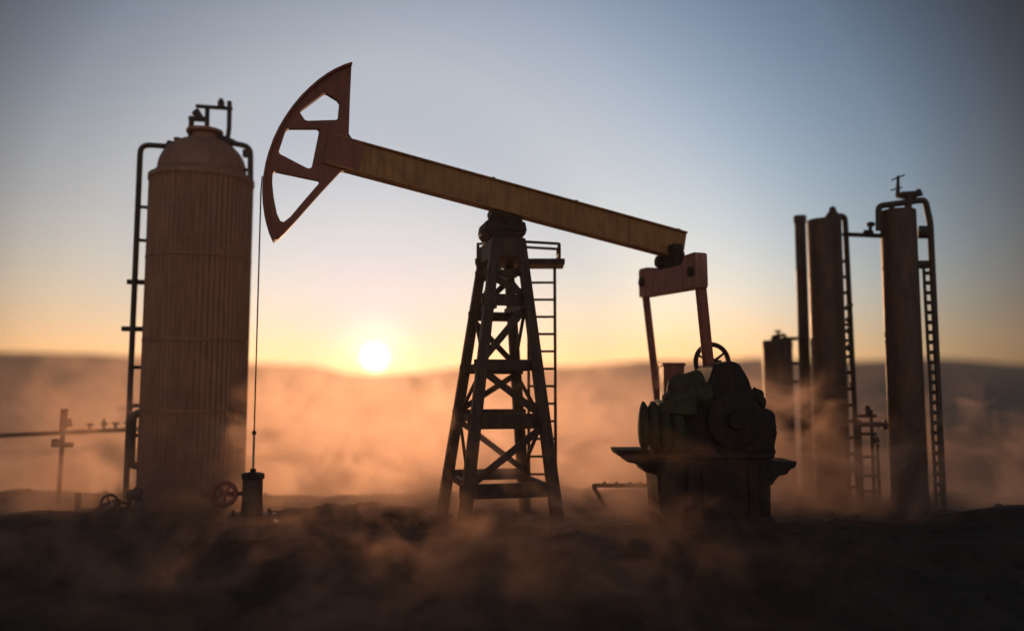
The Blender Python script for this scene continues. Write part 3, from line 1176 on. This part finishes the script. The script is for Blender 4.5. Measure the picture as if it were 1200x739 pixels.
# right column
Y1 = 24.6
r1, cx1, rad1, z1c = column('process_column', 'tallest far-right process column with arched pipe and aerial on top', 'process column', 1038.5, 1078.5, 247, Y1, 0.0)
r1['group'] = r2['group'] = 'process columns'
C1 = lambda px, py, dy=0.0: P(px, py, Y1 + dy)
m = MB()
xd = C1(1092, 430).x
m.bend([C1(1030, 270, -0.2), C1(1029.5, 241.5, -0.2), C1(1084, 234, -0.2), Vector((C1(1086, 260).x, Y1 - 0.2, Zof(262, Y1))), Vector((C1(1098, 520).x, Y1 - 0.2, -0.1))], 0.095, 0.14, 12)
m.build('arched_pipe', M['pipe'], r1)
m = MB()
m.tube([C1(1045, 250, -0.2), C1(1045, 240, -0.2)], 0.09, 8)
m.tube([C1(1064, 250, -0.2), C1(1064.5, 228, -0.2)], 0.11, 10)
m.tube([C1(1051, 229.5, -0.2), C1(1077, 227.5, -0.2)], 0.08, 8)
m.tube([C1(1056, 229, -0.2), C1(1073, 228, -0.2)], 0.12, 8)
m.tube([C1(1076.5, 229, -0.2), C1(1076.5, 222, -0.2)], [0.13, 0.07], 8)
m.build('top_frame', M['pipe'], r1)
m = MB()
m.tube([C1(1052, 230, -0.2), C1(1052.5, 206, -0.2)], [0.07, 0.04], 8)
m.tube([C1(1045, 211, -0.2), C1(1060, 205, -0.2)], 0.025, 6)
m.tube([C1(1044, 223, -0.2), C1(1057, 219.5, -0.2)], 0.025, 6)
m.build('aerial', M['pipe'], r1)
zz = Zof(270, Y1)
k = 0
m = MB()
xa = cx1 + rad1 + 0.1
m.tube([(xa, Y1 - 0.2, Zof(315, Y1)), (xa + 0.06, Y1 - 0.2, 0)], 0.05, 8)
lad1 = m.build('ladder', M['pipe'], r1)
zz = Zof(321, Y1)
while zz > 0.2:
    xo = lerp(C1(1086, 260).x, C1(1098, 520).x, (Zof(262, Y1) - zz) / Zof(262, Y1))
    MB().tube([(xa, Y1 - 0.2, zz), (xo, Y1 - 0.2, zz)], 0.06, 8).build('rung', M['pipe'], lad1)
    zz -= 0.30
for py, r in ((272, 0.2), (310, 0.13)):
    MB().tube([C1(1076, py, -0.1), C1(1088, py, -0.2)], r, 10).build('pipe_bracket', M['pipe'], r1)

# cross pipe between the two columns
pm = P(1012, 275.5, 25.5)
cp = thing('cross_pipe', 'thin horizontal pipe with a small valve bridging the two process columns', 'pipe', pm)
m = MB()
m.tube([P(989, 274.5, Y2), P(1038, 276.5, Y1 - 0.1)], 0.075, 10)
m.build('pipe', M['pipe'], cp)
q = P(1019, 275.5, 25.3)
m = MB()
m.tube([P(1013, 273.5, 25.3), P(1022, 274, 25.3)], 0.12, 10)
m.tube([q, P(1020.5, 262, 25.3)], 0.06, 8)
m.lathe([(0.12, 0), (0.13, 0.1), (0.05, 0.14)], P(1020.5, 265, 25.3), 12)
m.build('valve', M['pipe'], cp)

# pipe rack between the columns
Yr = 25.3
rc = P(1018, 560, Yr)
rk = thing('pipe_rack', 'small upright rack of thin pipes standing between the two process columns', 'pipe rack', (rc.x, Yr, 0))
K = lambda px, py, dy=0.0: P(px, py, Yr + dy)
for px, py in ((1009, 492), (1023, 480), (1029, 520)):
    x = K(px, 540).x
    MB().tube([Vector((x, Yr, Zof(py, Yr))), Vector((x, Yr, -0.1))], 0.055, 8).build('upright', M['pipe'], rk)
for a, b, py, r in ((1005, 1027, 487, 0.05), (1004, 1041, 497, 0.08), (1006, 1027, 508, 0.05), (1008, 1030, 535, 0.04), (1008, 1031, 557, 0.045), (1008, 1031, 575, 0.045)):
    MB().tube([K(a, py), K(b, py)], r, 8).build('rail', M['pipe'], rk)
for a, b, r in (((1017, 487), (1017, 475), 0.07), ((1034, 497), (1039, 498), 0.15), ((1024, 512), (1027, 518), 0.12)):
    MB().tube([K(*a), K(*b)], r, 10).build('valve', M['pipe'], rk)

# bent pipe rail beside the drive
Yb = 23.6
bp0 = P(715, 600, Yb)
br_ = thing('pipe_rail', 'low bent pipe rail left of the dark gearbox, with one slanting leg', 'pipe rail', (bp0.x, Yb, 0))
m = MB()
m.bend([P(775, 568, Yb), P(695, 568.5, Yb), Vector((P(716, 605, Yb - 0.5).x, Yb - 0.5, -0.1))], 0.06, 0.05, 8)
m.build('rail', M['pipe'], br_)
for px in (708, 722, 738, 750):
    MB().tube([P(px, 568.5, Yb), P(px + 3, 566.5, Yb)], 0.09, 8).build('coupling', M['pipe'], br_)

# loose stones over the whole pad, too many to count
gv = MB()
rg = random.Random(3)
for i in range(1500):
    yy = 12.5 + 15.5 * rg.random() ** 0.9
    xx = (rg.random() - 0.5) * 2 * (yy * 0.66)
    rr = 0.02 + 0.085 * rg.random() ** 4
    zz = height(xx, yy) + rr * 0.15
    res = bmesh.ops.create_icosphere(gv.bm, subdivisions=1, radius=1.0)
    sx, sy, sz = rr * (0.8 + 0.6 * rg.random()), rr * (0.8 + 0.6 * rg.random()), rr * (0.5 + 0.4 * rg.random())
    for v in res['verts']:
        k = 0.8 + 0.4 * rg.random()
        v.co = Vector((xx + v.co.x * sx * k, yy + v.co.y * sy * k, zz + v.co.z * sz * k))
go = gv.build('gravel', M['earth'], None, 0, False)
go['kind'] = 'stuff'

# planks lying behind the tower, kept low in the dust
for i, (px0, px1, py) in enumerate(((556, 706, 597), (585, 690, 606), (600, 742, 613))):
    a, b = G(px0, py, 0.06), G(px1, py - 2, 0.06)
    a.z = max(0.04, height(a.x, a.y) + 0.05)
    b.z = max(0.04, height(b.x, b.y) + 0.05)
    o = MB().bar(a, b, 0.28, 0.07, (0, 1, 0)).build('plank', M['wood'], None, 0.01)
    tag(o, ('long plank on the ground behind the tower, farthest of three', 'short plank on the ground behind the tower, between two longer planks',
            'long plank on the ground by the tower foot, nearest of three')[i], 'plank', 'planks behind the tower')

# ------------------------------------------------------------------ haze and dust
def add_box(name, x0, x1, y0, y1, z0, z1, mat):
    m = MB()
    m.quadbox([Vector((x, y, z)) for z in (z0, z1) for x, y in ((x0, y0), (x1, y0), (x1, y1), (x0, y1))])
    o = m.build(name, mat, None, 0, False)
    o['kind'] = 'stuff'
    return o


HAZE_D = 0.00045
m, n, l = new_mat('haze_air')
out = n.new('ShaderNodeOutputMaterial')
v = n.new('ShaderNodeVolumePrincipled')
v.inputs['Color'].default_value = (0.80, 0.72, 0.66, 1)
v.inputs['Density'].default_value = HAZE_D
v.inputs['Anisotropy'].default_value = 0.55
l.new(v.outputs[0], out.inputs['Volume'])
m.cycles.homogeneous_volume = True
add_box('haze', -820, 820, -60, 860, -12, 60, m)


def dust_mat(name, color, dens, aniso, scale, lo, hi, kz, step, stretch=(1, 1, 1), seed=0.0, fade=None, dist=1.2):
    """dust whose billows thin out with height: density = ramp(noise - kz * z)"""
    m, n, l = new_mat(name)
    out = n.new('ShaderNodeOutputMaterial')
    v = n.new('ShaderNodeVolumePrincipled')
    v.inputs['Color'].default_value = (*color, 1)
    v.inputs['Anisotropy'].default_value = aniso
    g = n.new('ShaderNodeNewGeometry')
    mp = n.new('ShaderNodeMapping')
    mp.inputs['Scale'].default_value = stretch
    mp.inputs['Location'].default_value = (seed, seed * 0.7, seed * 1.3)
    l.new(g.outputs['Position'], mp.inputs['Vector'])
    t = n.new('ShaderNodeTexNoise')
    t.inputs['Scale'].default_value = scale
    t.inputs['Detail'].default_value = 4
    t.inputs['Roughness'].default_value = 0.58
    t.inputs['Distortion'].default_value = dist
    l.new(mp.outputs[0], t.inputs['Vector'])
    s = n.new('ShaderNodeSeparateXYZ')
    l.new(g.outputs['Position'], s.inputs[0])

    def mm(op, a, b):
        k = n.new('ShaderNodeMath')
        k.operation = op
        for i, q in enumerate((a, b)):
            if isinstance(q, (int, float)):
                k.inputs[i].default_value = q
            else:
                l.new(q, k.inputs[i])
        return k.outputs[0]
    r = n.new('ShaderNodeMapRange')
    r.interpolation_type = 'SMOOTHSTEP'
    r.inputs['From Min'].default_value = lo
    r.inputs['From Max'].default_value = hi
    l.new(mm('SUBTRACT', t.outputs['Fac'], mm('MULTIPLY', s.outputs['Z'], kz)), r.inputs['Value'])
    d = r.outputs[0]
    for ax, a, b in (fade or ()):
        f = n.new('ShaderNodeMapRange')
        f.interpolation_type = 'SMOOTHSTEP'
        f.inputs['From Min'].default_value = a
        f.inputs['From Max'].default_value = b
        l.new(s.outputs[ax], f.inputs['Value'])
        d = mm('MULTIPLY', d, f.outputs[0])
    l.new(mm('MULTIPLY', d, dens), v.inputs['Density'])
    l.new(v.outputs[0], out.inputs['Volume'])
    m.cycles.volume_step_rate = step
    return m


far = dust_mat('valley_dust', (0.88, 0.64, 0.535), 0.105, 0.68, 0.23, 0.30, 0.58, 0.030, 0.2, (1, 1, 1.15), 3.0,
               (('Y', 30, 33), ('Y', 56, 44), ('X', -31, -9), ('X', 20, 1), ('Z', 6.6, 4.8)), 1.8)
add_box('dust_bank', -32, 22, 30, 56, -9, 6.6, far)
mid = dust_mat('plant_dust', (0.93, 0.65, 0.51), 0.72, 0.64, 0.40, 0.37, 0.66, 0.054, 0.16, (1, 1, 1.15), 11.0,
               (('Y', 20.5, 22.5), ('Y', 29.9, 27), ('X', -17, -8), ('X', 17, 12), ('Z', 4.6, 3.0)), 1.6)
add_box('dust_veil', -17, 17, 20.4, 29.9, -1.0, 4.6, mid)
near = dust_mat('ground_dust', (0.90, 0.56, 0.40), 0.50, 0.62, 0.55, 0.42, 0.72, 0.07, 0.16, (1, 0.8, 1.3), 5.0,
                (('Y', 12, 15), ('Y', 20.3, 17.0), ('X', -12, -6), ('X', 8, 1), ('Z', 3.0, 1.4)), 1.8)
add_box('dust_cloud', -12, 8, 11.8, 20.3, -2.2, 3.0, near)
tkd = dust_mat('tank_dust', (0.88, 0.56, 0.40), 0.62, 0.6, 0.42, 0.36, 0.66, 0.042, 0.3, (1, 1, 0.9), 21.0,
                (('Y', 20.5, 21.5), ('Y', 23.7, 23), ('X', -14, -11), ('X', -5.5, -8), ('Z', 5.0, 3.4)), 1.8)
add_box('dust_plume', -14, -5.5, 20.5, 23.7, -1.0, 5.0, tkd)
